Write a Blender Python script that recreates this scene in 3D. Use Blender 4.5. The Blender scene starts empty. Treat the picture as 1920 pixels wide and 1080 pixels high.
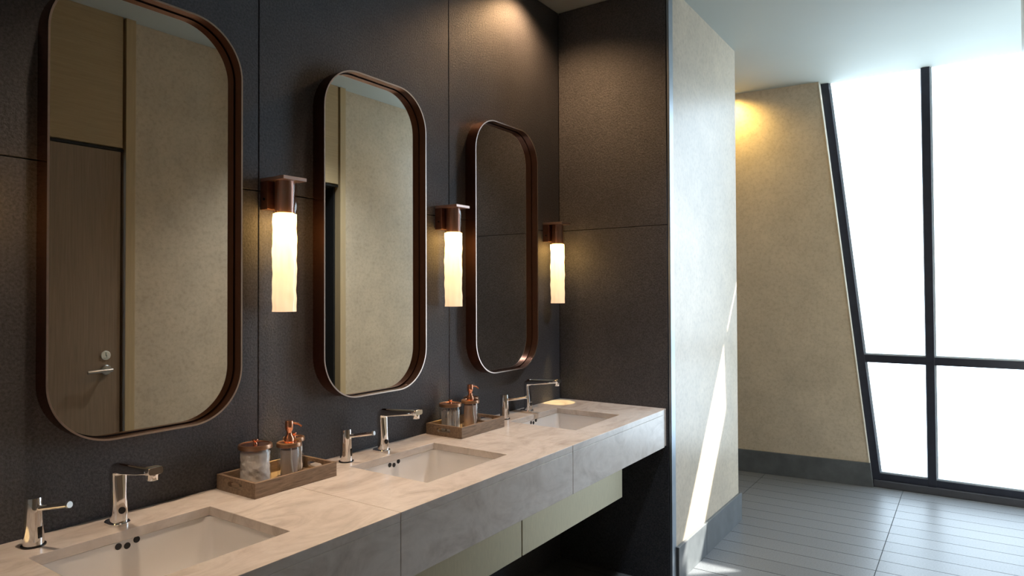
import bpy, bmesh, math, random
from mathutils import Vector, Matrix
random.seed(7)
scene = bpy.context.scene
COL = scene.collection
R = math.radians
PI = math.pi

# ------------------------------------------------------------------ camera
CAM = Vector((0.0, -1.8, 1.40))
yaw, pitch, roll = R(34.334), R(0.85), R(-0.216)
F = Vector((math.cos(yaw)*math.cos(pitch), math.sin(yaw)*math.cos(pitch), math.sin(pitch)))
R0 = Vector((math.sin(yaw), -math.cos(yaw), 0)); U0 = R0.cross(F)
Rv = R0*math.cos(roll) + U0*math.sin(roll); Uv = U0*math.cos(roll) - R0*math.sin(roll)
cd = bpy.data.cameras.new('camera'); cam = bpy.data.objects.new('camera', cd); COL.objects.link(cam)
cd.sensor_width = 36.0; cd.lens = 1259.9/1920*36.0; cd.shift_y = -10.9/1920; cd.clip_start = 0.02
M = Matrix.Identity(4)
for i in range(3):
    M[i][0] = Rv[i]; M[i][1] = Uv[i]; M[i][2] = -F[i]; M[i][3] = CAM[i]
cam.matrix_world = M
scene.camera = cam

# ------------------------------------------------------------------ world, sun, exposure
w = bpy.data.worlds.new('sky'); scene.world = w; w.use_nodes = True
bg = w.node_tree.nodes['Background']; bg.inputs[0].default_value = (0.62, 0.78, 1.0, 1); bg.inputs[1].default_value = 5.0
sd = bpy.data.lights.new('sun', 'SUN'); sd.energy = 26.0; sd.angle = R(0.6); sd.color = (1.0, 0.95, 0.88)
so = bpy.data.objects.new('sun', sd); COL.objects.link(so); so.location = (9, -8, 8)
so.rotation_euler = Vector((-1.0, 1.23, -1.36)).to_track_quat('-Z', 'Y').to_euler()
vs = scene.view_settings
vs.view_transform = 'Standard'; vs.look = 'None'; vs.gamma = 1.0; vs.use_curve_mapping = False
vs.exposure = 0.42
PANE_L = 4.4          # luminance of the daylit frosted glass
SPOT_W = 64.0          # wattage of a ceiling downlight

# ------------------------------------------------------------------ dimensions (metres)
ZC = 2.885             # ceiling
ZT = 0.84              # counter top
XE = 3.082             # dark end wall
YP = -0.609            # side face of partition
XP = 4.195             # far end of partition
YO = -2.02             # opposite wall (wallpaper plane)
XO = 4.15              # its end
XL = -0.8
YB = -4.6              # end of the window corridor
YF = 1.1
XW, KW = 5.46, -0.083  # leaning window plane x = XW + KW z

# ------------------------------------------------------------------ materials
MATS = {}
def newmat(name):
    m = bpy.data.materials.new(name); m.use_nodes = True
    nt = m.node_tree; b = nt.nodes['Principled BSDF']; MATS[name] = m
    return m, nt, b
def noise(nt, scale, detail=4, rough=0.55, stretch=None, coord='Object', dist=0.0):
    tc = nt.nodes.new('ShaderNodeTexCoord'); mp = nt.nodes.new('ShaderNodeMapping')
    nt.links.new(tc.outputs[coord], mp.inputs[0])
    if stretch: mp.inputs['Scale'].default_value = stretch
    n = nt.nodes.new('ShaderNodeTexNoise'); n.inputs['Scale'].default_value = scale
    n.inputs['Detail'].default_value = detail; n.inputs['Roughness'].default_value = rough
    n.inputs['Distortion'].default_value = dist
    nt.links.new(mp.outputs[0], n.inputs['Vector']); return n.outputs['Fac']
def ramp(nt, fac, stops):
    r = nt.nodes.new('ShaderNodeValToRGB'); e = r.color_ramp.elements
    while len(e) < len(stops): e.new(0.5)
    for el, (p, c) in zip(e, stops): el.position = p; el.color = (*c, 1)
    nt.links.new(fac, r.inputs[0]); return r.outputs[0]
def bump(nt, b, fac, strength, dist):
    n = nt.nodes.new('ShaderNodeBump'); n.inputs['Strength'].default_value = strength
    n.inputs['Distance'].default_value = dist
    nt.links.new(fac, n.inputs['Height']); nt.links.new(n.outputs[0], b.inputs['Normal'])
def mixc(nt, a, bcol, fac, mode='MIX'):
    m = nt.nodes.new('ShaderNodeMix'); m.data_type = 'RGBA'; m.blend_type = mode
    for s, v in ((6, a), (7, bcol), (0, fac)):
        if hasattr(v, 'is_linked'): nt.links.new(v, m.inputs[s])
        else: m.inputs[s].default_value = v if s == 0 else (*v, 1)
    return m.outputs[2]
def simple(name, col, rough=0.5, metal=0.0, spec=0.5, var=0.0, scale=20, stretch=None, bs=0.0, bd=0.001):
    m, nt, b = newmat(name)
    b.inputs['Roughness'].default_value = rough; b.inputs['Metallic'].default_value = metal
    b.inputs['Specular IOR Level'].default_value = spec
    f = noise(nt, scale, 4, 0.6, stretch)
    lo = tuple(c*(1-var) for c in col); hi = tuple(min(1, c*(1+var)) for c in col)
    nt.links.new(ramp(nt, f, [(0.3, lo), (0.7, hi)]), b.inputs['Base Color'])
    if bs: bump(nt, b, f, bs, bd)
    return m

# dark leathered stone
m, nt, b = newmat('dark_stone')
f1 = noise(nt, 150, 5, 0.65); f2 = noise(nt, 3.0, 4, 0.6)
c1 = ramp(nt, f1, [(0.3, (0.030, 0.031, 0.037)), (0.72, (0.126, 0.126, 0.143))])
c2 = ramp(nt, f2, [(0.3, (0.62, 0.62, 0.64)), (0.7, (1.0, 0.98, 0.96))])
nt.links.new(mixc(nt, c1, c2, 1.0, 'MULTIPLY'), b.inputs['Base Color'])
b.inputs['Roughness'].default_value = 0.5; b.inputs['Specular IOR Level'].default_value = 0.5
bump(nt, b, f1, 0.8, 0.0035)
# tan textured wallpaper
m, nt, b = newmat('wallpaper')
f1 = noise(nt, 44, 6, 0.7); f2 = noise(nt, 5.0, 6, 0.65)
c1 = ramp(nt, f1, [(0.3, (0.475, 0.382, 0.268)), (0.52, (0.59, 0.485, 0.355)), (0.75, (0.63, 0.525, 0.39))])
c2 = ramp(nt, f2, [(0.3, (0.80, 0.80, 0.80)), (0.7, (1, 1, 1))])
nt.links.new(mixc(nt, c1, c2, 1.0, 'MULTIPLY'), b.inputs['Base Color'])
b.inputs['Roughness'].default_value = 0.33; b.inputs['Specular IOR Level'].default_value = 0.8
bump(nt, b, f1, 0.14, 0.002)
# beige limestone of the counter
m, nt, b = newmat('counter_stone')
f1 = noise(nt, 4.0, 8, 0.62, (1, 2.2, 1.6), dist=1.4); f2 = noise(nt, 26, 5, 0.65); f3 = noise(nt, 1.3, 3, 0.5)
c1 = ramp(nt, f1, [(0.28, (0.50, 0.43, 0.375)), (0.46, (0.66, 0.585, 0.525)), (0.56, (0.72, 0.65, 0.59)), (0.75, (0.60, 0.53, 0.475))])
c2 = ramp(nt, f2, [(0.3, (0.9, 0.9, 0.9)), (0.7, (1, 1, 1))])
nt.links.new(mixc(nt, c1, c2, 1.0, 'MULTIPLY'), b.inputs['Base Color'])
b.inputs['Roughness'].default_value = 0.25
bump(nt, b, f2, 0.05, 0.001)
# floor tile, skirting
m, nt, b = newmat('floor_tile')
f1 = noise(nt, 120, 4, 0.6); f2 = noise(nt, 3.5, 4, 0.6, coord='Generated')
oi = nt.nodes.new('ShaderNodeObjectInfo')
c1 = ramp(nt, f1, [(0.3, (0.115, 0.117, 0.121)), (0.7, (0.170, 0.173, 0.178))])
c2 = ramp(nt, oi.outputs['Random'], [(0.0, (0.88, 0.88, 0.88)), (1.0, (1, 1, 1))])
nt.links.new(mixc(nt, c1, c2, 1.0, 'MULTIPLY'), b.inputs['Base Color'])
b.inputs['Roughness'].default_value = 0.38
bump(nt, b, f1, 0.12, 0.001)
simple('grout', (0.075, 0.08, 0.085), 0.8, var=0.15, scale=60)
simple('skirting_stone', (0.095, 0.10, 0.103), 0.45, var=0.22, scale=9, bs=0.1)
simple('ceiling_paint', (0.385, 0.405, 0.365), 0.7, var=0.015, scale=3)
simple('plaster', (0.55, 0.50, 0.42), 0.6, var=0.05, scale=8)
simple('edge_strip', (0.30, 0.34, 0.38), 0.32, 0.7, var=0.08, scale=14)
simple('black_frame', (0.026, 0.028, 0.042), 0.35, 0.3, var=0.15, scale=15)
simple('kerb', (0.05, 0.05, 0.058), 0.45, var=0.1, scale=20)
simple('bead', (0.55, 0.62, 0.68), 0.35, 0.3, var=0.03)
simple('wall_edge_trim', (0.72, 0.66, 0.55), 0.4, var=0.03)
simple('black', (0.008, 0.008, 0.009), 0.6, var=0.1)
simple('black_gloss', (0.006, 0.006, 0.008), 0.08, var=0.1)
simple('ceramic', (0.80, 0.775, 0.755), 0.12, var=0.01, scale=3)
simple('chrome', (0.86, 0.84, 0.83), 0.06, 1.0, var=0.01)
simple('brushed_steel', (0.60, 0.59, 0.57), 0.3, 1.0, var=0.05, scale=40, stretch=(1, 1, 12))
simple('copper', (0.86, 0.40, 0.25), 0.20, 1.0, var=0.04)
simple('copper_band', (0.42, 0.24, 0.15), 0.33, 0.9, var=0.1, scale=30, stretch=(1, 1, 8))
simple('bronze_frame', (0.31, 0.145, 0.10), 0.24, 1.0, var=0.14, scale=90, stretch=(1, 14, 0.25))
simple('bronze_rim', (0.62, 0.50, 0.43), 0.30, 1.0, var=0.06, scale=60)
simple('bronze_dark', (0.26, 0.135, 0.10), 0.36, 0.9, var=0.12, scale=40)
simple('bronze_cap', (0.60, 0.44, 0.39), 0.38, 0.9, var=0.06, scale=40)
simple('bronze_holder', (0.50, 0.30, 0.25), 0.30, 0.85, var=0.10, scale=50, stretch=(1, 1, 0.2))
simple('brass_panel', (0.60, 0.53, 0.36), 0.36, 0.55, var=0.06, scale=30, stretch=(12, 1, 1))
simple('cotton', (0.90, 0.87, 0.85), 0.95, spec=0.1, var=0.08, scale=70, bs=0.5, bd=0.003)
simple('swab', (0.86, 0.83, 0.79), 0.85, spec=0.2, var=0.06, scale=60)
simple('soap', (0.68, 0.55, 0.50), 0.25, var=0.06, scale=20)
simple('pale_soap', (0.62, 0.58, 0.57), 0.2, var=0.18, scale=30, stretch=(1, 1, 0.2))
simple('pump_tube', (0.85, 0.85, 0.83), 0.4, var=0.02)
simple('badge_face', (0.80, 0.80, 0.72), 0.35, 0.2, var=0.03)
simple('badge_mark', (0.02, 0.10, 0.06), 0.5, var=0.05)
simple('dark_cubicle', (0.22, 0.18, 0.13), 0.5, var=0.15, scale=4)
def wood(name, c0, c1, stretch, scale=9.0, rough=0.5):
    m, nt, b = newmat(name)
    f1 = noise(nt, scale, 6, 0.65, stretch, dist=0.5)
    nt.links.new(ramp(nt, f1, [(0.28, c0), (0.72, c1)]), b.inputs['Base Color'])
    b.inputs['Roughness'].default_value = rough; bump(nt, b, f1, 0.12, 0.001)
wood('tray_wood', (0.13, 0.080, 0.046), (0.34, 0.235, 0.155), (2, 16, 16), 9, 0.5)
wood('door_wood', (0.22, 0.155, 0.10), (0.31, 0.225, 0.155), (22, 10, 0.7), 6, 0.45)
wood('panel_wood', (0.36, 0.26, 0.135), (0.46, 0.34, 0.19), (0.9, 10, 24), 6, 0.45)
wood('casing_wood', (0.42, 0.31, 0.17), (0.52, 0.39, 0.22), (20, 10, 0.6), 6, 0.45)
# mirror
m, nt, b = newmat('mirror_glass')
b.inputs['Base Color'].default_value = (0.86, 0.85, 0.80, 1); b.inputs['Metallic'].default_value = 1; b.inputs['Roughness'].default_value = 0.012
# frosted panes lit by daylight
m, nt, b = newmat('frosted_glass')
tc = nt.nodes.new('ShaderNodeTexCoord')
f1 = noise(nt, 1.1, 2, 0.5)
nt.links.new(ramp(nt, f1, [(0.25, (0.66, 0.84, 1.0)), (0.75, (0.72, 0.87, 1.0))]), b.inputs['Emission Color'])
b.inputs['Emission Strength'].default_value = PANE_L
b.inputs['Base Color'].default_value = (0.10, 0.11, 0.12, 1); b.inputs['Roughness'].default_value = 0.3
# clear glazing
def clear(name, tint, gloss):
    m = bpy.data.materials.new(name); m.use_nodes = True; nt = m.node_tree; MATS[name] = m
    for n in list(nt.nodes):
        if n.type == 'BSDF_PRINCIPLED': nt.nodes.remove(n)
    out = [n for n in nt.nodes if n.type == 'OUTPUT_MATERIAL'][0]
    tr = nt.nodes.new('ShaderNodeBsdfTransparent'); tr.inputs[0].default_value = (*tint, 1)
    gl = nt.nodes.new('ShaderNodeBsdfGlossy'); gl.inputs['Roughness'].default_value = 0.05
    lw = nt.nodes.new('ShaderNodeLayerWeight'); lw.inputs[0].default_value = 0.5
    pw = nt.nodes.new('ShaderNodeMath'); pw.operation = 'POWER'; pw.inputs[1].default_value = 4.0
    nt.links.new(lw.outputs['Facing'], pw.inputs[0])
    fr = nt.nodes.new('ShaderNodeMath'); fr.operation = 'MULTIPLY_ADD'; fr.inputs[1].default_value = 0.75; fr.inputs[2].default_value = gloss
    nt.links.new(pw.outputs[0], fr.inputs[0])
    mx = nt.nodes.new('ShaderNodeMixShader')
    nt.links.new(fr.outputs[0], mx.inputs[0]); nt.links.new(tr.outputs[0], mx.inputs[1]); nt.links.new(gl.outputs[0], mx.inputs[2])
    nt.links.new(mx.outputs[0], out.inputs[0]); return m
clear('clear_glass', (0.93, 0.96, 0.96), 0.04)
clear('jar_glass', (0.97, 0.97, 0.965), 0.06)
clear('sleeve_glass', (0.90, 0.86, 0.83), 0.10)
# lit glass of the sconces: brightest at the lamp end at the top of the tube
m, nt, b = newmat('lit_glass')
tc = nt.nodes.new('ShaderNodeTexCoord'); sp = nt.nodes.new('ShaderNodeSeparateXYZ')
nt.links.new(tc.outputs['Generated'], sp.inputs[0])
f1 = noise(nt, 60, 3, 0.5, (1, 1, 0.12))
ad = nt.nodes.new('ShaderNodeMath'); ad.operation = 'MULTIPLY_ADD'; ad.inputs[1].default_value = 0.22
nt.links.new(f1, ad.inputs[0]); nt.links.new(sp.outputs[2], ad.inputs[2])
nt.links.new(ramp(nt, ad.outputs[0], [(0.08, (0.66, 0.43, 0.25)), (0.5, (1.05, 0.70, 0.37)), (0.95, (5.2, 3.0, 0.85)), (1.1, (8.5, 4.8, 1.4))]), b.inputs['Emission Color'])
b.inputs['Emission Strength'].default_value = 1.0
b.inputs['Base Color'].default_value = (0.5, 0.45, 0.38, 1); b.inputs['Roughness'].default_value = 0.15
# lamp lens
m, nt, b = newmat('lamp_lens')
b.inputs['Emission Color'].default_value = (1.0, 0.75, 0.45, 1); b.inputs['Emission Strength'].default_value = 3.0

# ------------------------------------------------------------------ mesh helpers
def box(bm, x0, x1, y0, y1, z0, z1):
    v = [bm.verts.new(p) for p in ((x0,y0,z0),(x1,y0,z0),(x1,y1,z0),(x0,y1,z0),(x0,y0,z1),(x1,y0,z1),(x1,y1,z1),(x0,y1,z1))]
    for q in ((3,2,1,0),(4,5,6,7),(0,1,5,4),(1,2,6,5),(2,3,7,6),(3,0,4,7)): bm.faces.new([v[i] for i in q])
def lathe(bm, prof, n=32, c=(0,0,0), wob=None, ax='Z', cap=True):
    rings = []
    for r, z in prof:
        ring = []
        for i in range(n):
            a = 2*PI*i/n; rr = r + (wob(a, z) if wob else 0)
            p = (rr*math.cos(a), rr*math.sin(a), z)
            if ax == 'Y': p = (p[0], p[2], p[1])
            if ax == 'X': p = (p[2], p[0], p[1])
            ring.append(bm.verts.new((c[0]+p[0], c[1]+p[1], c[2]+p[2])))
        rings.append(ring)
    for a, b_ in zip(rings, rings[1:]):
        for i in range(n): bm.faces.new((a[i], a[(i+1)%n], b_[(i+1)%n], b_[i]))
    if cap:
        bm.faces.new(rings[0][::-1]); bm.faces.new(rings[-1])
def tube(bm, pts, rad, n=12):
    pts = [Vector(p) for p in pts]; rings = []
    for k, p in enumerate(pts):
        t = (pts[min(k+1, len(pts)-1)] - pts[max(k-1, 0)]).normalized()
        up = Vector((0,0,1)) if abs(t.z) < 0.9 else Vector((1,0,0))
        s = t.cross(up).normalized(); u = s.cross(t)
        r = rad[k] if isinstance(rad, (list, tuple)) else rad
        rings.append([bm.verts.new(p + (s*math.cos(2*PI*i/n) + u*math.sin(2*PI*i/n))*r) for i in range(n)])
    for a, b_ in zip(rings, rings[1:]):
        for i in range(n): bm.faces.new((a[i], a[(i+1)%n], b_[(i+1)%n], b_[i]))
    bm.faces.new(rings[0][::-1]); bm.faces.new(rings[-1])
def sweep(bm, secs):
    """secs: list of equal-length point loops, skinned and capped"""
    rings = [[bm.verts.new(p) for p in s] for s in secs]; n = len(rings[0])
    for a, b_ in zip(rings, rings[1:]):
        for i in range(n): bm.faces.new((a[i], a[(i+1)%n], b_[(i+1)%n], b_[i]))
    bm.faces.new(rings[0][::-1]); bm.faces.new(rings[-1])
def rrect(w, h, r, n=8, cx=0, cy=0):
    pts = []
    for sx, sy, a0 in ((1,1,0),(-1,1,90),(-1,-1,180),(1,-1,270)):
        for k in range(n+1):
            a = R(a0 + 90*k/n); pts.append((cx + sx*(w/2-r) + r*math.cos(a), cy + sy*(h/2-r) + r*math.sin(a)))
    return pts
def obj(name, bm, mat, parent=None, loc=(0,0,0), smooth=False, bev=0.0, seg=2, angle=35):
    bmesh.ops.recalc_face_normals(bm, faces=bm.faces[:])
    me = bpy.data.meshes.new(name); bm.to_mesh(me); bm.free()
    o = bpy.data.objects.new(name, me); COL.objects.link(o); me.materials.append(MATS[mat])
    o.location = loc; o.parent = parent
    if smooth:
        me.polygons.foreach_set('use_smooth', [True]*len(me.polygons)); me.update()
        try: me.set_sharp_from_angle(angle=R(angle))
        except Exception: pass
    if bev:
        md = o.modifiers.new('bevel', 'BEVEL'); md.width = bev; md.segments = seg; md.limit_method = 'ANGLE'; md.angle_limit = R(40)
    return o
def bxo(name, dims, mat, parent=None, bev=0.0, loc=(0,0,0), **k):
    bm = bmesh.new(); box(bm, *dims); return obj(name, bm, mat, parent, loc=loc, bev=bev, **k)
def empty(name, loc=(0,0,0), rz=0.0):
    o = bpy.data.objects.new(name, None); COL.objects.link(o); o.location = loc; o.rotation_euler = (0,0,rz)
    o.empty_display_size = 0.1; return o
def tag(o, label, cat, group=None):
    o['label'] = label; o['category'] = cat
    if group: o['group'] = group
    return o
def struct(o, label=None, cat=None):
    o['kind'] = 'structure'
    if label: o['label'] = label
    if cat: o['category'] = cat
    return o
def copy_tree(o, parent=None):
    c = o.copy(); COL.objects.link(c); c.parent = parent
    for ch in list(o.children): copy_tree(ch, c)
    return c

# ------------------------------------------------------------------ structure: floor
fl = struct(bxo('floor', (XL-0.1, 5.75, YB-0.1, YF+0.1, -0.12, -0.004), 'grout'), 'grey stone floor of long narrow tiles laid in rows', 'floor')
PITCH, TL, G = 0.1585, 0.91, 0.0045
tile_me = None
x_first = 3.659 - 20*PITCH
k = 0
for i in range(200):
    x0 = 3.659 + (i-4)*PITCH
    if x0 > 5.46: break
    for j in range(-3, 2):
        y0 = -1.391 + j*TL
        if i < 1 and False: continue
        if tile_me is None:
            o = bxo('tile', (G/2, PITCH-G/2, G/2, TL-G/2, -0.012, 0.0), 'floor_tile', fl); tile_me = o.data
        else:
            o = bpy.data.objects.new('tile', tile_me); COL.objects.link(o); o.parent = fl
        o.location = (x0, y0, 0.0)
# tiles of the vanity bay
for i in range(200):
    x0 = 3.659 - (i+5)*PITCH
    if x0 < XL: break
    for j in range(-1, 2):
        o = bpy.data.objects.new('tile', tile_me); COL.objects.link(o); o.parent = fl
        o.location = (x0, -1.391 + j*TL, 0.0)

# ceiling
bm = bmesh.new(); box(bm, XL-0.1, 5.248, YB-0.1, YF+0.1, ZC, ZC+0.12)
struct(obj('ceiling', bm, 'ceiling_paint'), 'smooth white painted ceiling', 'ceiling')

# mirror wall with stone panels
wb = struct(bxo('wall_back', (XL, XE+0.03, 0.022, 0.16, 0, ZC), 'black'), 'dark leathered stone wall behind the mirrors', 'wall')
ZJ = 1.713
edges = [-0.8, -0.56, 0.35, 1.260, 2.170, XE]
for x0, x1 in zip(edges, edges[1:]):
    for z0, z1 in ((0.0, ZJ), (ZJ, ZC)):
        bxo('panel', (x0+0.0016, x1-0.0016, 0.0, 0.0222, z0+0.0016, z1-0.0016), 'dark_stone', wb, bev=0.0012, seg=1)
# partition: dark panels on its near face, wallpaper on its side
wr = struct(bxo('wall_right', (XE+0.0562, XP, YP, YF, 0, ZC), 'wallpaper'), 'partition end wall, dark stone face and pale wallpaper side', 'wall')
bxo('core', (XE+0.022, XE+0.056, YP+0.004, 0.10, 0, ZC), 'black', wr)
for z0, z1 in ((0.0, ZJ+0.008), (ZJ+0.008, ZC)):
    bxo('panel', (XE, XE+0.0222, YP+0.012, -0.0005, z0+0.0016, z1-0.0016), 'dark_stone', wr, bev=0.0012, seg=1)
bxo('corner_strip', (XE+0.004, XE+0.0562, YP-0.003, YP+0.0095, 0, ZC), 'edge_strip', wr, bev=0.0015)
br = struct(empty('baseboard_right'), 'grey stone skirting along the partition side', 'baseboard')
bxo('skirting_piece', (XE+0.056, 3.549, YP-0.016, YP, 0, 0.166), 'skirting_stone', br, bev=0.0015)
bxo('skirting_piece', (3.551, XP+0.016, YP-0.016, YP, 0, 0.166), 'skirting_stone', br, bev=0.0015)
bxo('skirting_piece', (XP, XP+0.016, YP, YF, 0, 0.166), 'skirting_stone', br, bev=0.0015)

# leaning far wall with wallpaper
def slant(pts, f, bk, name, mat, parent, x0=XW, k=KW, ry=0.0, yref=-1.2, bev=0.0):
    """prism from a (y, z) outline lying on the leaning plane; f in front, bk behind"""
    bm = bmesh.new()
    fr = [bm.verts.new((x0 + k*z + ry*(y-yref) - f, y, z)) for y, z in pts]
    ba = [bm.verts.new((x0 + k*z + ry*(y-yref) + bk, y, z)) for y, z in pts]
    bm.faces.new(fr); bm.faces.new(ba[::-1]); n = len(pts)
    for i in range(n): bm.faces.new((fr[i], fr[(i+1)%n], ba[(i+1)%n], ba[i]))
    return obj(name, bm, mat, parent, bev=bev)
def yl(z): return -1.200 + 0.0977*z
TX, TK, TR = 5.435, -0.089, -0.075
wf = struct(slant([(yl(0), 0), (YF, 0), (YF, ZC), (yl(ZC), ZC)], 0, 0.10, 'wall_far', 'wallpaper', None, TX, TK, TR), 'leaning tan wallpapered wall beside the window', 'wall')
slant([(yl(0)-0.006, 0), (yl(0), 0), (yl(ZC), ZC), (yl(ZC)-0.006, ZC)], 0.004, 0.09, 'edge_bead', 'wall_edge_trim', wf, TX, TK, TR)
bf = struct(empty('baseboard_far'), 'dark grey stone skirting under the leaning tan wall', 'baseboard')
slant([(-1.208, 0), (YF, 0), (YF, 0.172), (-1.192, 0.172)], 0.018, 0.005, 'skirting_piece', 'skirting_stone', bf, TX, TK, TR, bev=0.001)

# leaning window, frosted panes in a dark frame
win = struct(empty('window_1'), 'tall leaning window with frosted panes in dark metal frame', 'window')
FB = 0.085
def sl(name, y0, y1, z0, z1, f, bk, mat, left=False, bev=0.0):
    ya, yb = (yl(z0)-0.006, yl(z1)-0.006) if left else (y0, y0)
    if left == 'w': ya, yb = yl(z0)-0.006, yl(z1)-0.006
    return slant([(ya, z0), (y1, z0), (y1, z1), (yb, z1)], f, bk, name, mat, win, bev=bev)
ZR = 2.475
wl = 0.052
slant([(yl(0)-0.006, 0.0), (yl(0)-0.006-wl, 0.0), (yl(ZC)-0.006-wl, ZC), (yl(ZC)-0.006, ZC)], 0, FB, 'stile', 'black_frame', win, bev=0.002)
mull = [-1.565, -2.185, -3.185, -4.185, YB+0.03]
for ym in mull:
    slant([(ym+0.025, 0.0), (ym-0.025, 0.0), (ym-0.025, ZC), (ym+0.025, ZC)], 0, FB, 'mullion', 'black_frame', win, bev=0.002)
bays = [(None, mull[0])] + list(zip(mull, mull[1:]))
for ya, yb in bays:
    def L(z): return (yl(z)-0.006-wl) if ya is None else ya-0.025
    r_ = yb+0.025
    sun_strip = ya is not None and ya < -2.0  # unseen bays get an added clear top strip that shapes the sun streak
    rails = [(0.052, 0.098), (0.892, 0.945)]
    if sun_strip: rails.append((ZR-0.045, ZR))
    for z0, z1 in rails:
        slant([(L(z0), z0), (r_, z0), (r_, z1), (L(z1), z1)], 0, FB, 'rail', 'black_frame', win)
    spans = [(0.098, 0.892), (0.945, ZR-0.045 if sun_strip else ZC)]
    for z0, z1 in spans:
        slant([(L(z0), z0), (r_, z0), (r_, z1), (L(z1), z1)], -0.040, 0.050, 'pane', 'frosted_glass', win)
        t = 0.011   # glazing beads round the pane
        slant([(L(z0), z0), (L(z0)-t, z0), (L(z1)-t, z1), (L(z1), z1)], -0.022, 0.040, 'glazing_bead', 'bead', win)
        slant([(r_+t*0.4, z0), (r_, z0), (r_, z1), (r_+t*0.4, z1)], -0.022, 0.040, 'glazing_bead', 'bead', win)
        slant([(L(z0), z0), (r_, z0), (r_, z0+t), (L(z0), z0+t)], -0.016, 0.040, 'glazing_bead', 'bead', win)
    if sun_strip:
        slant([(L(ZR), ZR), (r_, ZR), (r_, ZC), (L(ZC), ZC)], -0.040, 0.046, 'pane', 'clear_glass', win)
slant([(yl(0)-0.008, 0.0), (YB, 0.0), (YB, 0.050), (yl(0)-0.008, 0.050)], 0.022, 0.05, 'sill_kerb', 'kerb', win, bev=0.002)

# remaining walls: left end, corridor ends, opposite wall with doors
struct(bxo('wall_left', (XL-0.1, XL, YO-0.1, 0.1, 0, ZC), 'plaster'), 'plain plaster wall closing the vanity bay', 'wall')
bm = bmesh.new()
for q in ((XO-0.12, XO+0.06, 0, ZC), (5.12, 5.7, 0, ZC), (XO+0.06, 5.12, 0, 0.10), (XO+0.06, 5.12, 2.80, ZC)): box(bm, q[0], q[1], YB-0.1, YB, q[2], q[3])
struct(obj('wall_corridor_end', bm, 'plaster'), 'plain wall around the added window closing the corridor', 'wall')
w2 = struct(empty('fill_window'), 'added clear window out of view at the corridor end, for fill daylight', 'window')  # invented opening, lets extra sky and sun bounce towards the partition
xa, xb = XO+0.06, 5.12
for q in ((xa, xa+0.05, 0.10, 2.80), (xb-0.05, xb, 0.10, 2.80), (xa+0.05, xb-0.05, 0.10, 0.15), (xa+0.05, xb-0.05, 2.75, 2.80), (xa+0.05, xb-0.05, 0.892, 0.945)):
    bxo('frame', (q[0], q[1], YB-0.08, YB-0.01, q[2], q[3]), 'black_frame', w2)
for z0, z1 in ((0.15, 0.892), (0.945, 2.75)): bxo('pane', (xa+0.05, xb-0.05, YB-0.05, YB-0.044, z0, z1), 'clear_glass', w2)
struct(bxo('wall_corridor_rear', (XP, 5.7, YF, YF+0.1, 0, ZC), 'plaster'), 'plain wall at the corridor end behind the partition', 'wall')
D1 = (1.045, 1.786); D2 = (2.530, 3.272); ZD = 2.175
YC = YO + 0.035
bm = bmesh.new()
for x0, x1 in ((XL, D1[0]-0.068), (D1[1]+0.069, D2[0]-0.068), (D2[1]+0.060, XO)):
    box(bm, x0, x1, YO-0.12, YO, 0, ZC)
box(bm, XO-0.12, XO, YB, YO-0.12, 0, ZC)
wfr = struct(obj('wall_front', bm, 'wallpaper'), 'tan wallpapered wall seen in the two near mirrors', 'wall')

def door(name, d, opened, label):
    x0, x1 = d
    g = struct(empty(name), label, 'door')
    # casing: proud uprights either side
    for a, b_ in ((x1+0.019, x1+0.069), (x0-0.068, x0-0.018)):
        bxo('casing', (a, b_, YO-0.12, YC, 0, ZC), 'casing_wood', g, bev=0.001)
    bxo('shadow_gap', (x0-0.018, x1+0.019, YO-0.12, YO-0.035, ZD-0.02, ZC), 'black', g)
    bxo('over_panel', (x0-0.014, x1+0.004, YO-0.03, YC-0.006, ZD+0.006, ZC), 'panel_wood', g, bev=0.001)
    bxo('head', (x0-0.016, x1+0.017, YO-0.10, YC-0.02, ZD-0.012, ZD+0.002), 'black', g)
    for a, b_ in ((x1+0.004, x1+0.0185), (x0-0.0175, x0-0.004)):
        bxo('jamb', (a, b_, YO-0.12, YO-0.022, 0, ZD-0.012), 'black', g)
    return g
d1 = door('door_1', D1, False, 'closed brown wooden cubicle door with lever handle')
leaf = bxo('leaf', (D1[0], D1[1], YO-0.03, YC-0.018, 0.01, ZD-0.016), 'door_wood', d1, bev=0.001)
yf_ = YC-0.018
hx, hz = 1.716, 1.000
bm = bmesh.new(); lathe(bm, [(0.026, 0), (0.026, 0.007), (0.023, 0.010), (0.010, 0.011), (0.010, 0.045), (0.0, 0.045)], 28, (hx, yf_, hz), ax='Y', cap=False)
hd = obj('handle', bm, 'brushed_steel', d1, smooth=True)
bm = bmesh.new(); tube(bm, [(hx+0.014, yf_+0.043, hz), (hx-0.03, yf_+0.043, hz), (hx-0.105, yf_+0.041, hz-0.003)], [0.010, 0.0095, 0.0085], 14)
obj('lever', bm, 'brushed_steel', hd, smooth=True)
bm = bmesh.new(); lathe(bm, [(0.024, 0), (0.024, 0.004), (0.0222, 0.0055), (0.0, 0.0055)], 28, (1.714, yf_, 1.076), ax='Y', cap=False)
bd = obj('lock_badge', bm, 'badge_face', d1, smooth=True); bd['label'] = 'round pale lock badge with small dark figure'
bm = bmesh.new()
yb0, yb1 = yf_+0.0054, yf_+0.0062
lathe(bm, [(0.0028, 0.0054), (0.0028, 0.0062)], 12, (1.714, yf_, 1.0885), ax='Y')
box(bm, 1.7125, 1.7160, yb0, yb1, 1.0740, 1.0845)
box(bm, 1.7150, 1.7195, yb0, yb1, 1.0740, 1.0765)
box(bm, 1.7170, 1.7195, yb0, yb1, 1.0660, 1.0755)
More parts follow.
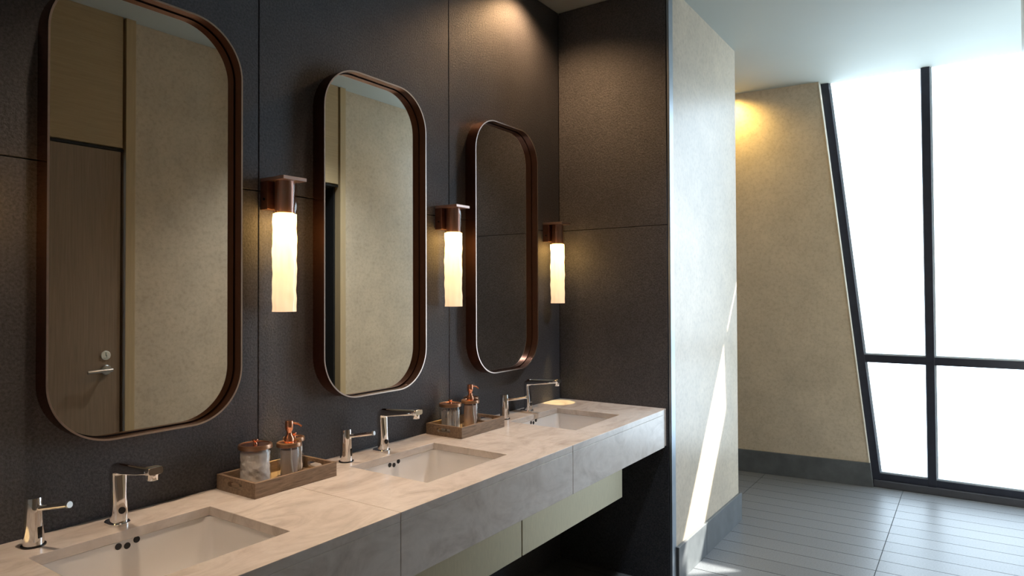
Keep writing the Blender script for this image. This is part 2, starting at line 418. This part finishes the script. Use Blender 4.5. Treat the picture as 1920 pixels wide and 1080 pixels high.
for q in range(4):
    xx = 1.704 + q*0.0062; box(bm, xx, xx+0.0036, yb0, yb1, 1.0605, 1.0630)
obj('figure_mark', bm, 'badge_mark', bd)
d2 = door('door_2', D2, True, 'dark open cubicle doorway below a pale wooden panel')
bm = bmesh.new()
x0, x1 = D2
box(bm, x0-0.3, x1+0.2, YO-1.35, YO-1.25, 0, ZD)      # cubicle shell
box(bm, x0-0.4, x0-0.3, YO-1.35, YO-0.12, 0, ZD)
box(bm, x1+0.2, x1+0.3, YO-1.35, YO-0.12, 0, ZD)
box(bm, x0-0.4, x1+0.3, YO-1.35, YO-0.12, ZD, ZD+0.05)
obj('cubicle', bm, 'dark_cubicle', d2)
lf = bxo('leaf', (0, 0.74, -0.042, 0, 0.01, ZD-0.016), 'door_wood', d2, bev=0.001, loc=(x0+0.004, YO-0.06, 0)); lf.rotation_euler = (0, 0, R(-82))

# ------------------------------------------------------------------ vanity counter
ZB = 0.662; YFR = -0.593; TH = 0.024
SX = [0.811, 1.705, 2.606]; SW = 0.412; SY0, SY1 = -0.471, -0.139
ct = tag(empty('vanity_counter', (1.2, -0.3, ZB)), 'long beige stone vanity counter with thick front under the mirrors', 'counter')
off = Vector((-1.2, 0.3, -ZB))
slabs = [(XL, 0.35, None), (0.35, 1.260, 0), (1.260, 2.157, 1), (2.157, XE-0.038, 2)]
for x0, x1, s in slabs:
    bm = bmesh.new(); g = 0.0009
    xs = [x0+g, x1-g]; ys = [YFR, -0.0008]
    if s is not None:
        xs = [x0+g, SX[s]-SW/2, SX[s]+SW/2, x1-g]; ys = [YFR, SY0, SY1, -0.0008]
    grid = {}
    for zi, z in enumerate((ZT-TH, ZT)):
        for i, x in enumerate(xs):
            for j, y in enumerate(ys): grid[i,j,zi] = bm.verts.new(Vector((x, y, z)) + off)
    nx, ny = len(xs)-1, len(ys)-1
    cells = {(i,j) for i in range(nx) for j in range(ny)} - ({(1,1)} if s is not None else set())
    for i, j in cells:
        for zi in (0, 1): bm.faces.new([grid[q[0], q[1], zi] for q in ((i,j),(i+1,j),(i+1,j+1),(i,j+1))])
        for (di, dj), (p, q) in {(-1,0):((i,j),(i,j+1)), (1,0):((i+1,j),(i+1,j+1)), (0,-1):((i,j),(i+1,j)), (0,1):((i,j+1),(i+1,j+1))}.items():
            if (i+di, j+dj) not in cells:
                bm.faces.new([grid[p[0],p[1],0], grid[q[0],q[1],0], grid[q[0],q[1],1], grid[p[0],p[1],1]])
    obj('top_slab', bm, 'counter_stone', ct, bev=0.0014)
    bm = bmesh.new(); box(bm, x0+g-1.2, x1-g-1.2, YFR+0.3, YFR+TH+0.3, 0.0, ZT-TH-ZB-0.0002)
    obj('front_slab', bm, 'counter_stone', ct, bev=0.0012)
bm = bmesh.new(); box(bm, XL-1.2, XE-0.038-1.2, YFR+TH+0.301, -0.17, 0.0, 0.018)
obj('soffit', bm, 'counter_stone', ct)
bm = bmesh.new(); box(bm, XE-0.0375-1.2, XE-0.001-1.2, YFR+0.306, 0.299, 0.001, ZT-ZB-0.0006)
o = obj('end_slab', bm, 'counter_stone', ct, bev=0.001)

# undermount sinks
def sink_mesh(bm, w, d, dep):
    """open rectangular basin, inner and outer shells, rim at z=0"""
    def ring(ww, dd, r, z): return [bm.verts.new((x, y, z)) for x, y in rrect(ww, dd, r, 5)]
    inner = [ring(w, d, 0.022, 0), ring(w-0.012, d-0.012, 0.024, -dep*0.5), ring(w-0.026, d-0.026, 0.03, -dep+0.03), ring(w-0.05, d-0.05, 0.035, -dep+0.008), ring(w-0.10, d-0.10, 0.03, -dep)]
    outer = [ring(w+0.028, d+0.028, 0.03, 0), ring(w+0.016, d+0.016, 0.03, -dep*0.6), ring(w-0.06, d-0.06, 0.03, -dep-0.012)]
    n = len(inner[0])
    for st in (inner, outer):
        for a, b_ in zip(st, st[1:]):
            for i in range(n): bm.faces.new((a[i], a[(i+1)%n], b_[(i+1)%n], b_[i]))
        bm.faces.new(st[-1])
    for i in range(n): bm.faces.new((inner[0][i], inner[0][(i+1)%n], outer[0][(i+1)%n], outer[0][i]))
sk = empty('sink', (SX[0], (SY0+SY1)/2, ZT-TH-0.001))
bm = bmesh.new(); sink_mesh(bm, SW+0.004, SY1-SY0+0.006, 0.150)
obj('basin', bm, 'ceramic', sk, smooth=True, angle=60)
yb_ = (SY1-SY0)/2
for hx_, hz_ in ((-0.022, -0.010), (-0.002, -0.014), (0.020, -0.006)):
    bm = bmesh.new(); lathe(bm, [(0.0076, 0.0), (0.0076, 0.006)], 18, (hx_, yb_+0.0012, hz_), ax='Y')
    obj('overflow_hole', bm, 'black', sk)
bm = bmesh.new(); lathe(bm, [(0.03, -0.150), (0.03, -0.147), (0.022, -0.146), (0.02, -0.149), (0.0, -0.149)], 28, cap=False)
obj('drain', bm, 'chrome', sk, smooth=True)
tag(sk, 'white rectangular undermount sink nearest the camera, below the leftmost mirror', 'sink', 'undermount sinks in the counter')
for i, lb in ((1, 'white rectangular undermount sink below the middle mirror'), (2, 'white rectangular undermount sink in the far corner by the dark end wall')):
    c = copy_tree(sk); c.location.x = SX[i]; c['label'] = lb

# cabinets below
cabs = [(0.335, 1.167, 'left vanity cabinet under the counter near the nearest sink'), (1.170, 1.998, 'brass toned vanity cabinet under the middle of the counter'), (2.004, 2.832, 'brass toned vanity cabinet under the far sink, end nearest the dark wall')]
for x0, x1, lb in cabs:
    c = tag(empty('vanity_cabinet', ((x0+x1)/2, -0.25, 0.463)), lb, 'cabinet', 'cabinets hung under the counter')
    hw = (x1-x0)/2
    bm = bmesh.new(); box(bm, -hw+0.002, hw-0.002, -0.20, 0.245, 0.0, 0.012); box(bm, -hw+0.002, -hw+0.018, -0.20, 0.245, 0.012, 0.19); box(bm, hw-0.018, hw-0.002, -0.20, 0.245, 0.012, 0.19)
    obj('body', bm, 'brass_panel', c)
    bm = bmesh.new(); box(bm, -hw, hw, -0.222, -0.2005, -0.002, 0.194)
    obj('front_panel', bm, 'brass_panel', c, bev=0.0012)

# ------------------------------------------------------------------ mirrors
MW, MH, MR, MD = 0.500, 1.126, 0.150, 0.056
def mirror_proto():
    g = empty('wall_mirror', (0.918, 0, 1.040))
    zc = MH/2
    def loop(bm, inset, y):
        return [bm.verts.new((x, y, z)) for x, z in rrect(MW-2*inset, MH-2*inset, MR-inset, 18, 0, zc)]
    bm = bmesh.new(); T = 0.0045
    a = loop(bm, 0, 0); b_ = loop(bm, 0, -MD+0.0012); c = loop(bm, T, -MD+0.0012); d = loop(bm, T, 0)
    n = len(a)
    for p, q in ((a, b_), (d, a), (c, d)):
        for i in range(n): bm.faces.new((p[i], p[(i+1)%n], q[(i+1)%n], q[i]))
    for i in range(n): bm.faces.new((b_[i], b_[(i+1)%n], c[(i+1)%n], c[i]))
    fr = obj('frame', bm, 'bronze_frame', g, smooth=True, angle=40)
    bm = bmesh.new()
    a = loop(bm, 0, -MD+0.0012); b_ = loop(bm, 0, -MD); c = loop(bm, T, -MD); d = loop(bm, T, -MD+0.0012)
    for p, q in ((a, b_), (b_, c), (c, d), (d, a)):
        for i in range(n): bm.faces.new((p[i], p[(i+1)%n], q[(i+1)%n], q[i]))
    obj('rim', bm, 'bronze_rim', fr, smooth=True, angle=40)
    bm = bmesh.new(); sweep(bm, [[(x, y, z) for x, z in rrect(MW-2*T-0.0002, MH-2*T-0.0002, MR-T, 18, 0, zc)] for y in (-0.001, -0.017)])
    obj('backing', bm, 'black', g)
    bm = bmesh.new(); ins = T+0.0032
    sweep(bm, [[(x, y, z) for x, z in rrect(MW-2*ins, MH-2*ins, MR-ins, 18, 0, zc)] for y in (-0.0172, -0.022)])
    obj('glass', bm, 'mirror_glass', g)
    return g
MXS = [(0.918, 'tall rounded mirror nearest the camera, reflecting the wooden door'), (1.716, 'middle tall rounded mirror between two lit sconces'), (2.531, 'far tall rounded mirror, reflecting only dark stone, near the corner')]
mp = mirror_proto(); tag(mp, MXS[0][1], 'mirror', 'rounded mirrors on the dark wall')
for x, lb in MXS[1:]:
    c = copy_tree(mp); c.location.x = x; c['label'] = lb

# ------------------------------------------------------------------ sconces
SZ0, SZ1, SZ2 = 1.343, 1.642, 1.742   # glass end, start of lit part, underside of cap
rnd = random.Random(3); ph = [rnd.uniform(0, 2*PI) for _ in range(8)]
def wob(a, z):
    return 0.0011*math.sin(5*a+ph[0]+9*z) + 0.0008*math.sin(9*a+ph[1]-23*z) + 0.0008*math.sin(3*a+ph[2]+61*z) + 0.0006*math.sin(2*a+ph[3]+133*z)
def sconce_proto():
    g = empty('wall_sconce', (1.308, 0, SZ0))
    cy = -0.062; rr = 0.0352
    bm = bmesh.new(); box(bm, -0.042, 0.042, -0.034, 0.0, SZ1+0.014-SZ0, SZ2-SZ0)
    bp = obj('backplate', bm, 'bronze_dark', g, bev=0.0015)
    bm = bmesh.new(); lathe(bm, [(0.004, 0), (0.004, 0.003), (0.0, 0.003)], 12, (-0.045, -0.020, SZ1+0.045-SZ0), ax='X', cap=False)
    obj('screw', bm, 'black', bp)
    bm = bmesh.new(); box(bm, -0.0425, 0.0425, -0.113, 0.0, SZ2-SZ0, SZ2+0.0105-SZ0)
    obj('cap', bm, 'bronze_cap', g, bev=0.001)
    bm = bmesh.new(); lathe(bm, [(0.029, SZ1-SZ0+0.003), (0.029, SZ2-SZ0)], 36, (0, cy, 0))
    obj('holder', bm, 'bronze_holder', g, smooth=True)
    N = 14
    bm = bmesh.new(); lathe(bm, [(rr, SZ1-SZ0 + (SZ2-SZ1-0.0005)*i/N) for i in range(N+1)], 56, (0, cy, 0), wob, cap=False)
    o = obj('glass_sleeve', bm, 'sleeve_glass', g, smooth=True, angle=80)
    bm = bmesh.new(); N = 36; H = SZ1-SZ0
    prof = [(rr, H*i/N) for i in range(N+1)]
    lathe(bm, prof + [(rr-0.006, H)], 56, (0, cy, 0), wob, cap=False)
    lathe(bm, [(rr-0.005, H), (rr-0.005, 0), (rr, 0)], 56, (0, cy, 0), wob, cap=False)
    o = obj('lit_glass', bm, 'lit_glass', g, smooth=True, angle=60); o['label'] = 'glowing wavy glass tube'
    return g
def sconce_lamp(parent):
    ld = bpy.data.lights.new('sconce_lamp', 'SPOT'); ld.energy = 34.0; ld.color = (1.0, 0.74, 0.32)
    ld.spot_size = R(24); ld.spot_blend = 0.12; ld.shadow_soft_size = 0.006
    lo = bpy.data.objects.new('sconce_lamp', ld); COL.objects.link(lo); lo.parent = parent; lo.location = (0, -0.062, SZ1-SZ0-0.01)
sp_ = sconce_proto()
SCN = [(1.308, 'lit glass tube sconce between the nearest and middle mirrors'), (2.123, 'lit glass tube sconce between the middle and far mirrors'), (2.957, 'lit glass tube sconce in the corner beside the dark end wall'), (0.482, 'lit glass tube sconce left of the nearest mirror')]
for i, (x, lb) in enumerate(SCN):
    c = sp_ if i == 0 else copy_tree(sp_)
    c.location.x = x; tag(c, lb, 'wall lamp', 'glass sconces on the dark wall')
for c in [o for o in COL.objects if o.name.startswith('wall_sconce')]: sconce_lamp(c)

# ------------------------------------------------------------------ faucets and soap dispensers
def faucet_proto():
    g = empty('faucet', (0.815, -0.072, ZT))
    bm = bmesh.new(); pts = rrect(0.047, 0.066, 0.0225, 8)
    sweep(bm, [[(x, y-0.004, z) for x, y in pts] for z in (0.0, 0.006)] + [[(x*0.94, y*0.94-0.004, 0.008) for x, y in pts]])
    obj('base_plate', bm, 'chrome', g, smooth=True)
    # column: rounded section blending forward into the spout
    secs = []
    def sec(cy, cz, ang, w, t, r):
        # ang: 0 = section horizontal (column), 90 = section vertical (spout)
        ca, sa = math.cos(R(ang)), math.sin(R(ang)); out = []
        for x, q in rrect(w, t, r, 6): out.append((x, cy + q*ca, cz + q*sa))
        return out
    cf = -0.012
    secs += [sec(cf, 0.006, 0, 0.037, 0.032, 0.012), sec(cf, 0.03, 0, 0.036, 0.031, 0.011), sec(cf+0.001, 0.065, 0, 0.0345, 0.027, 0.010), sec(cf+0.003, 0.100, 0, 0.035, 0.025, 0.008), sec(cf+0.004, 0.120, 0, 0.036, 0.025, 0.008)]
    rc = 0.019; cy0, cz0 = cf+0.004-rc, 0.124
    for k in range(0, 7):
        a = k*15
        secs.append(sec(cy0 + rc*math.cos(R(a)), cz0 + rc*math.sin(R(a))*0.85, a, 0.036, 0.025+0.003*k/6, 0.008))
    for yy, zz, t in ((-0.055, 0.1415, 0.0265), (-0.12, 0.1475, 0.0215), (-0.156, 0.1515, 0.0185)):
        secs.append(sec(yy, zz, 90, 0.036, t, 0.007))
    bm = bmesh.new(); sweep(bm, secs)
    sp = obj('spout', bm, 'chrome', g, smooth=True, angle=50)
    bm = bmesh.new(); sweep(bm, [sec(-0.1562, 0.1517, 90, 0.0365, 0.019, 0.007), sec(-0.180, 0.1535, 90, 0.0365, 0.0185, 0.007), sec(-0.1825, 0.1535, 90, 0.033, 0.0155, 0.005)])
    tp = obj('spout_tip', bm, 'chrome', g, smooth=True, angle=50)
    bm = bmesh.new(); lathe(bm, [(0.0115, 0.131), (0.012, 0.132), (0.012, 0.148)], 24, (0, -0.168, 0))
    obj('aerator', bm, 'chrome', tp, smooth=True)
    bm = bmesh.new(); lathe(bm, [(0.0080, -0.0286), (0.0080, -0.0240)], 22, (0.0, 0.0, 0.036), ax='Y')
    obj('sensor', bm, 'black_gloss', g, smooth=True)
    return g
fp = faucet_proto()
for i, (x, y, lb) in enumerate([(0.815, -0.072, 'chrome sensor faucet at the nearest sink'), (1.708, -0.068, 'chrome sensor faucet at the middle sink'), (2.652, -0.066, 'chrome sensor faucet at the far sink')]):
    c = fp if i == 0 else copy_tree(fp); c.location.x = x; c.location.y = y; tag(c, lb, 'faucet', 'chrome faucets on the counter')
def disp_proto():
    g = empty('soap_dispenser', (0.640, -0.070, ZT), R(18))
    bm = bmesh.new(); lathe(bm, [(0.0245, 0), (0.0245, 0.003), (0.021, 0.0035)], 32); obj('base_ring', bm, 'black_gloss', g, smooth=True)
    bm = bmesh.new(); lathe(bm, [(0.0205, 0.003), (0.0202, 0.02), (0.0185, 0.05), (0.0178, 0.075), (0.0174, 0.104), (0.0166, 0.107), (0.0, 0.1075)], 36, cap=False)
    bd_ = obj('body', bm, 'chrome', g, smooth=True)
    bm = bmesh.new(); tube(bm, [(0, -0.012, 0.084), (0, -0.05, 0.090), (0, -0.098, 0.0985)], [0.0062, 0.0060, 0.0058], 18)
    nz = obj('nozzle', bm, 'chrome', g, smooth=True)
    bm = bmesh.new(); tube(bm, [(0, -0.0975, 0.0985), (0, -0.104, 0.0995)], [0.0072, 0.0072], 18)
    obj('nozzle_tip', bm, 'brushed_steel', nz, smooth=True)
    bm = bmesh.new(); box(bm, -0.0055, 0.0055, -0.0205, -0.0165, 0.018, 0.044); obj('sensor', bm, 'black_gloss', g, bev=0.002)
    return g
dp = disp_proto()
for i, (x, y, lb) in enumerate([(0.640, -0.070, 'chrome soap spout left of the nearest faucet'), (1.538, -0.080, 'chrome soap spout left of the middle faucet'), (2.441, -0.090, 'chrome soap spout left of the far faucet')]):
    c = dp if i == 0 else copy_tree(dp); c.location.x = x; c.location.y = y; tag(c, lb, 'soap dispenser', 'chrome soap spouts on the counter')

# ------------------------------------------------------------------ trays and jars
TLn, TW, TH_, TT = 0.285, 0.180, 0.043, 0.010
def tray_proto():
    g = empty('wooden_tray', (1.1165+TLn/2, -0.1005, ZT))
    bm = bmesh.new(); box(bm, -TLn/2+TT, TLn/2-TT, -TW/2+TT, TW/2-TT, 0.001, 0.009); obj('base', bm, 'tray_wood', g)
    for s in (-1, 1):
        bm = bmesh.new(); ya, yb = sorted((s*TW/2, s*(TW/2-TT))); box(bm, -TLn/2, TLn/2, ya, yb, 0, TH_); obj('side', bm, 'tray_wood', g, bev=0.0012)
    for s in (-1, 1):
        # end board with a stadium hand slot
        bm = bmesh.new(); w2 = TW/2-TT-0.0002; hw, hh, zc = 0.034, 0.0080, 0.0235
        xa, xb = sorted((s*TLn/2, s*(TLn/2-TT)))
        V = {}
        def vv(y, z):
            k_ = (round(y, 6), round(z, 6))
            if k_ not in V: V[k_] = bm.verts.new((xa, y, z))
            return V[k_]
        arc = [(-hw + hh - hh*math.cos(R(90*q/5)), hh*math.sin(R(90*q/5))) for q in range(6)]
        top = arc + [(-y, z) for y, z in arc[::-1]]
        for (y0_, z0_), (y1_, z1_) in zip(top, top[1:]):
            bm.faces.new((vv(y0_, zc+z0_), vv(y1_, zc+z1_), vv(y1_, TH_), vv(y0_, TH_)))
            bm.faces.new((vv(y0_, 0), vv(y1_, 0), vv(y1_, zc-z1_), vv(y0_, zc-z0_)))
        for sg in (-1, 1):
            bm.faces.new((vv(sg*hw, 0), vv(sg*w2, 0), vv(sg*w2, TH_), vv(sg*hw, TH_), vv(sg*hw, zc)))
        bmesh.ops.recalc_face_normals(bm, faces=bm.faces[:])
        ex = bmesh.ops.extrude_face_region(bm, geom=bm.faces[:])
        bmesh.ops.translate(bm, verts=[v for v in ex['geom'] if isinstance(v, bmesh.types.BMVert)], vec=(xb-xa, 0, 0))
        e = obj('end_board', bm, 'tray_wood', g)
    return g
tp_ = tray_proto()
tag(tp_, 'wooden tray of jars between the nearest and middle sinks', 'tray', 'wooden trays on the counter')
t2 = copy_tree(tp_); t2.location.x = 2.0125+TLn/2; t2['label'] = 'wooden tray of jars between the middle and far sinks'

JZ = ZT + 0.0092
def glass_body(g, r, h):
    bm = bmesh.new(); n = 40; t = 0.0022
    lathe(bm, [(r-0.004, 0.0), (r-0.001, 0.001), (r, 0.004), (r, h-0.012), (r-0.003, h-0.006), (r-0.003, h)], n, cap=False)
    lathe(bm, [(0.0, 0.0), (r-0.004, 0.0)], n, cap=False)
    return obj('glass', bm, 'jar_glass', g, smooth=True, angle=50)
def lid(g, r, h, knob):
    bm = bmesh.new(); lathe(bm, [(r-0.001, h-0.003), (r+0.0035, h-0.002), (r+0.0035, h+0.006), (r+0.002, h+0.0095), (r-0.003, h+0.0105), (r-0.004, h+0.009)], 40, cap=False)
    bnd = obj('lid', bm, 'copper_band', g, smooth=True, angle=35)
    bm = bmesh.new(); lathe(bm, [(0.0, h+0.0085), (r-0.0035, h+0.0085), (r-0.0035, h+0.007), (0.0, h+0.007)], 40, cap=False)
    obj('lid_plate', bm, 'copper', bnd, smooth=True, angle=35)
    if knob:
        bm = bmesh.new(); z = h+0.0085
        lathe(bm, [(0.0062, z), (0.0055, z+0.002), (0.0042, z+0.005), (0.0046, z+0.007), (0.0082, z+0.010), (0.0088, z+0.0125), (0.0080, z+0.0145), (0.0, z+0.0148)], 24, cap=False)
        obj('knob', bm, 'copper', bnd, smooth=True, angle=50)
def balls(g, r, h, seed):
    rd = random.Random(seed); p = [rd.uniform(0, 6.28) for _ in range(6)]; bm = bmesh.new()
    def lump(a, z):
        return 0.0008*math.sin(2*a+p[0]+90*z) + 0.0007*math.sin(4*a+p[1]-210*z)*math.sin(60*z+p[3]) + 0.0006*math.sin(9*a+p[2]+300*z) - 0.0030
    N = 26; z0, z1 = 0.003, h
    prof = [(r*0.75, z0)] + [(r, z0+0.004+(z1-z0-0.012)*i/N) for i in range(N+1)] + [(r*0.86, z1-0.003), (r*0.5, z1), (0.004, z1)]
    lathe(bm, prof, 44, wob=lump)
    o = obj('cotton_wool', bm, 'cotton', g, smooth=True, angle=80); o['kind'] = 'stuff'; return o
def swabs(g, r, h, seed, n=70):
    rd = random.Random(seed); bm = bmesh.new()
    for i in range(n):
        a = rd.uniform(0, 2*PI); q = (r-0.006)*math.sqrt(rd.uniform(0.1, 1)) if i > n*0.45 else r-0.0062
        x, y = q*math.cos(a), q*math.sin(a); dx, dy = rd.uniform(-0.003, 0.003), rd.uniform(-0.003, 0.003)
        hh = h*rd.uniform(0.93, 1.0)
        P = [Vector((x+dx*t, y+dy*t, 0.003 + hh*t)) for t in (0, 0.10, 0.20, 0.24, 0.76, 0.80, 0.90, 1.0)]
        for p in P:
            d_ = math.hypot(p.x, p.y)
            if d_ > r-0.0058: p.x *= (r-0.0058)/d_; p.y *= (r-0.0058)/d_
        tube(bm, P, [0.0012, 0.0026, 0.0022, 0.0011, 0.0011, 0.0022, 0.0026, 0.0012], 6)
    o = obj('cotton_swabs', bm, 'swab', g, smooth=True, angle=80); o['kind'] = 'stuff'; return o
def jar(name, x, y, r, h, fill, label, seed):
    g = tag(empty(name, (x, y, JZ)), label, 'jar', 'jars on the wooden trays')
    glass_body(g, r, h); lid(g, r, h, True)
    if fill == 'balls': balls(g, r-0.001, h*0.94, seed)
    else: swabs(g, r, h*0.80, seed)
    return g
def pump(x, y, r, h, label, rz, soapy):
    g = tag(empty('pump_bottle', (x, y, JZ), rz), label, 'soap bottle', 'pump bottles on the wooden trays')
    glass_body(g, r, h); lid(g, r, h, False)
    z = h+0.0085
    bm = bmesh.new(); lathe(bm, [(0.0148, z-0.001), (0.0148, z+0.012), (0.0135, z+0.016), (0.0085, z+0.023), (0.0080, z+0.032), (0.0118, z+0.040), (0.0125, z+0.046), (0.0122, z+0.062), (0.0108, z+0.0645), (0.0, z+0.065)], 32, cap=False)
    hd_ = obj('pump_head', bm, 'copper', g, smooth=True, angle=40)
    bm = bmesh.new(); tube(bm, [(0.008, 0, z+0.058), (0.026, 0, z+0.054), (0.036, 0, z+0.046)], [0.0034, 0.003, 0.0026], 12)
    obj('pump_spout', bm, 'copper', hd_, smooth=True)
    bx_, by_ = math.cos(R(-115)-rz), math.sin(R(-115)-rz); q = r-0.0055   # tube resting against the room side of the glass
    bm = bmesh.new(); tube(bm, [(bx_*q*0.75, by_*q*0.75, h), (bx_*q, by_*q, h*0.6), (bx_*q+0.006, by_*q, 0.006)], 0.0025, 10)
    obj('dip_tube', bm, 'pump_tube', g, smooth=True)
    fh = h*(0.90 if soapy else 0.88)
    bm = bmesh.new(); lathe(bm, [(r-0.012, 0.002), (r-0.0085, 0.005), (r-0.0085, fh), (0.0, fh)], 36, cap=False)
    obj('liquid', bm, 'soap' if soapy else 'pale_soap', g, smooth=True, angle=50)
    return g
jar('lidded_jar', 1.190, -0.086, 0.0440, 0.1060, 'balls', 'large lidded jar full of white cotton on the nearer tray', 1)
pump(1.298, -0.098, 0.0335, 0.0930, 'copper pump bottle on the nearer wooden tray', R(-40), False)
jar('lidded_jar', 1.352, -0.050, 0.0300, 0.0930, 'swabs', 'small lidded jar of swabs behind the pump bottle on the nearer tray', 5)
jar('lidded_jar', 2.083, -0.076, 0.0420, 0.0990, 'swabs', 'lidded jar of cotton swabs on the farther tray', 9)
pump(2.192, -0.092, 0.0345, 0.0990, 'copper pump bottle on the farther wooden tray', R(-40), True)
jar('lidded_jar', 2.257, -0.046, 0.0290, 0.0990, 'balls', 'small lidded jar behind the pump bottle on the farther tray', 12)

# ------------------------------------------------------------------ ceiling downlights
def downlight(x, y, lb, power, size, blend, col, aim=(0, 0, -1), soft=0.03):
    g = tag(empty('ceiling_downlight', (x, y, ZC)), lb, 'ceiling lamp', 'recessed downlights')
    bm = bmesh.new(); lathe(bm, [(0.052, -0.001), (0.052, -0.005), (0.040, -0.006), (0.038, -0.002), (0.038, -0.001)], 32, cap=False)
    obj('trim_ring', bm, 'ceiling_paint', g, smooth=True)
    bm = bmesh.new(); lathe(bm, [(0.037, -0.0012), (0.037, -0.0022)], 24); obj('lens', bm, 'lamp_lens', g)
    ld = bpy.data.lights.new('downlight_lamp', 'SPOT'); ld.energy = power; ld.color = col; ld.spot_size = R(size); ld.spot_blend = blend; ld.shadow_soft_size = soft
    lo = bpy.data.objects.new('downlight_lamp', ld); COL.objects.link(lo); lo.parent = g; lo.location = (0, 0, -0.03)
    lo.rotation_euler = Vector(aim).to_track_quat('-Z', 'Y').to_euler()
WARM = (1.0, 0.77, 0.57)
downlight(0.81, -0.42, 'recessed ceiling downlight over the nearest sink', SPOT_W, 62, 1.0, WARM)
downlight(1.705, -0.42, 'recessed ceiling downlight over the middle sink', SPOT_W, 62, 1.0, WARM)
downlight(2.68, -0.13, 'recessed ceiling downlight over the far sink', 33, 140, 1.0, (1.0, 0.60, 0.30))
downlight(4.985, -0.34, 'recessed ceiling downlight beside the leaning tan wall', 27, 165, 1.0, (1.0, 0.68, 0.20))
downlight(2.95, -1.42, 'added fill light out of view on the ceiling over the aisle', 120, 105, 1.0, (0.82, 0.91, 1.0), soft=0.06)  # extra cool lamp, added to brighten the counter front and opposite wall
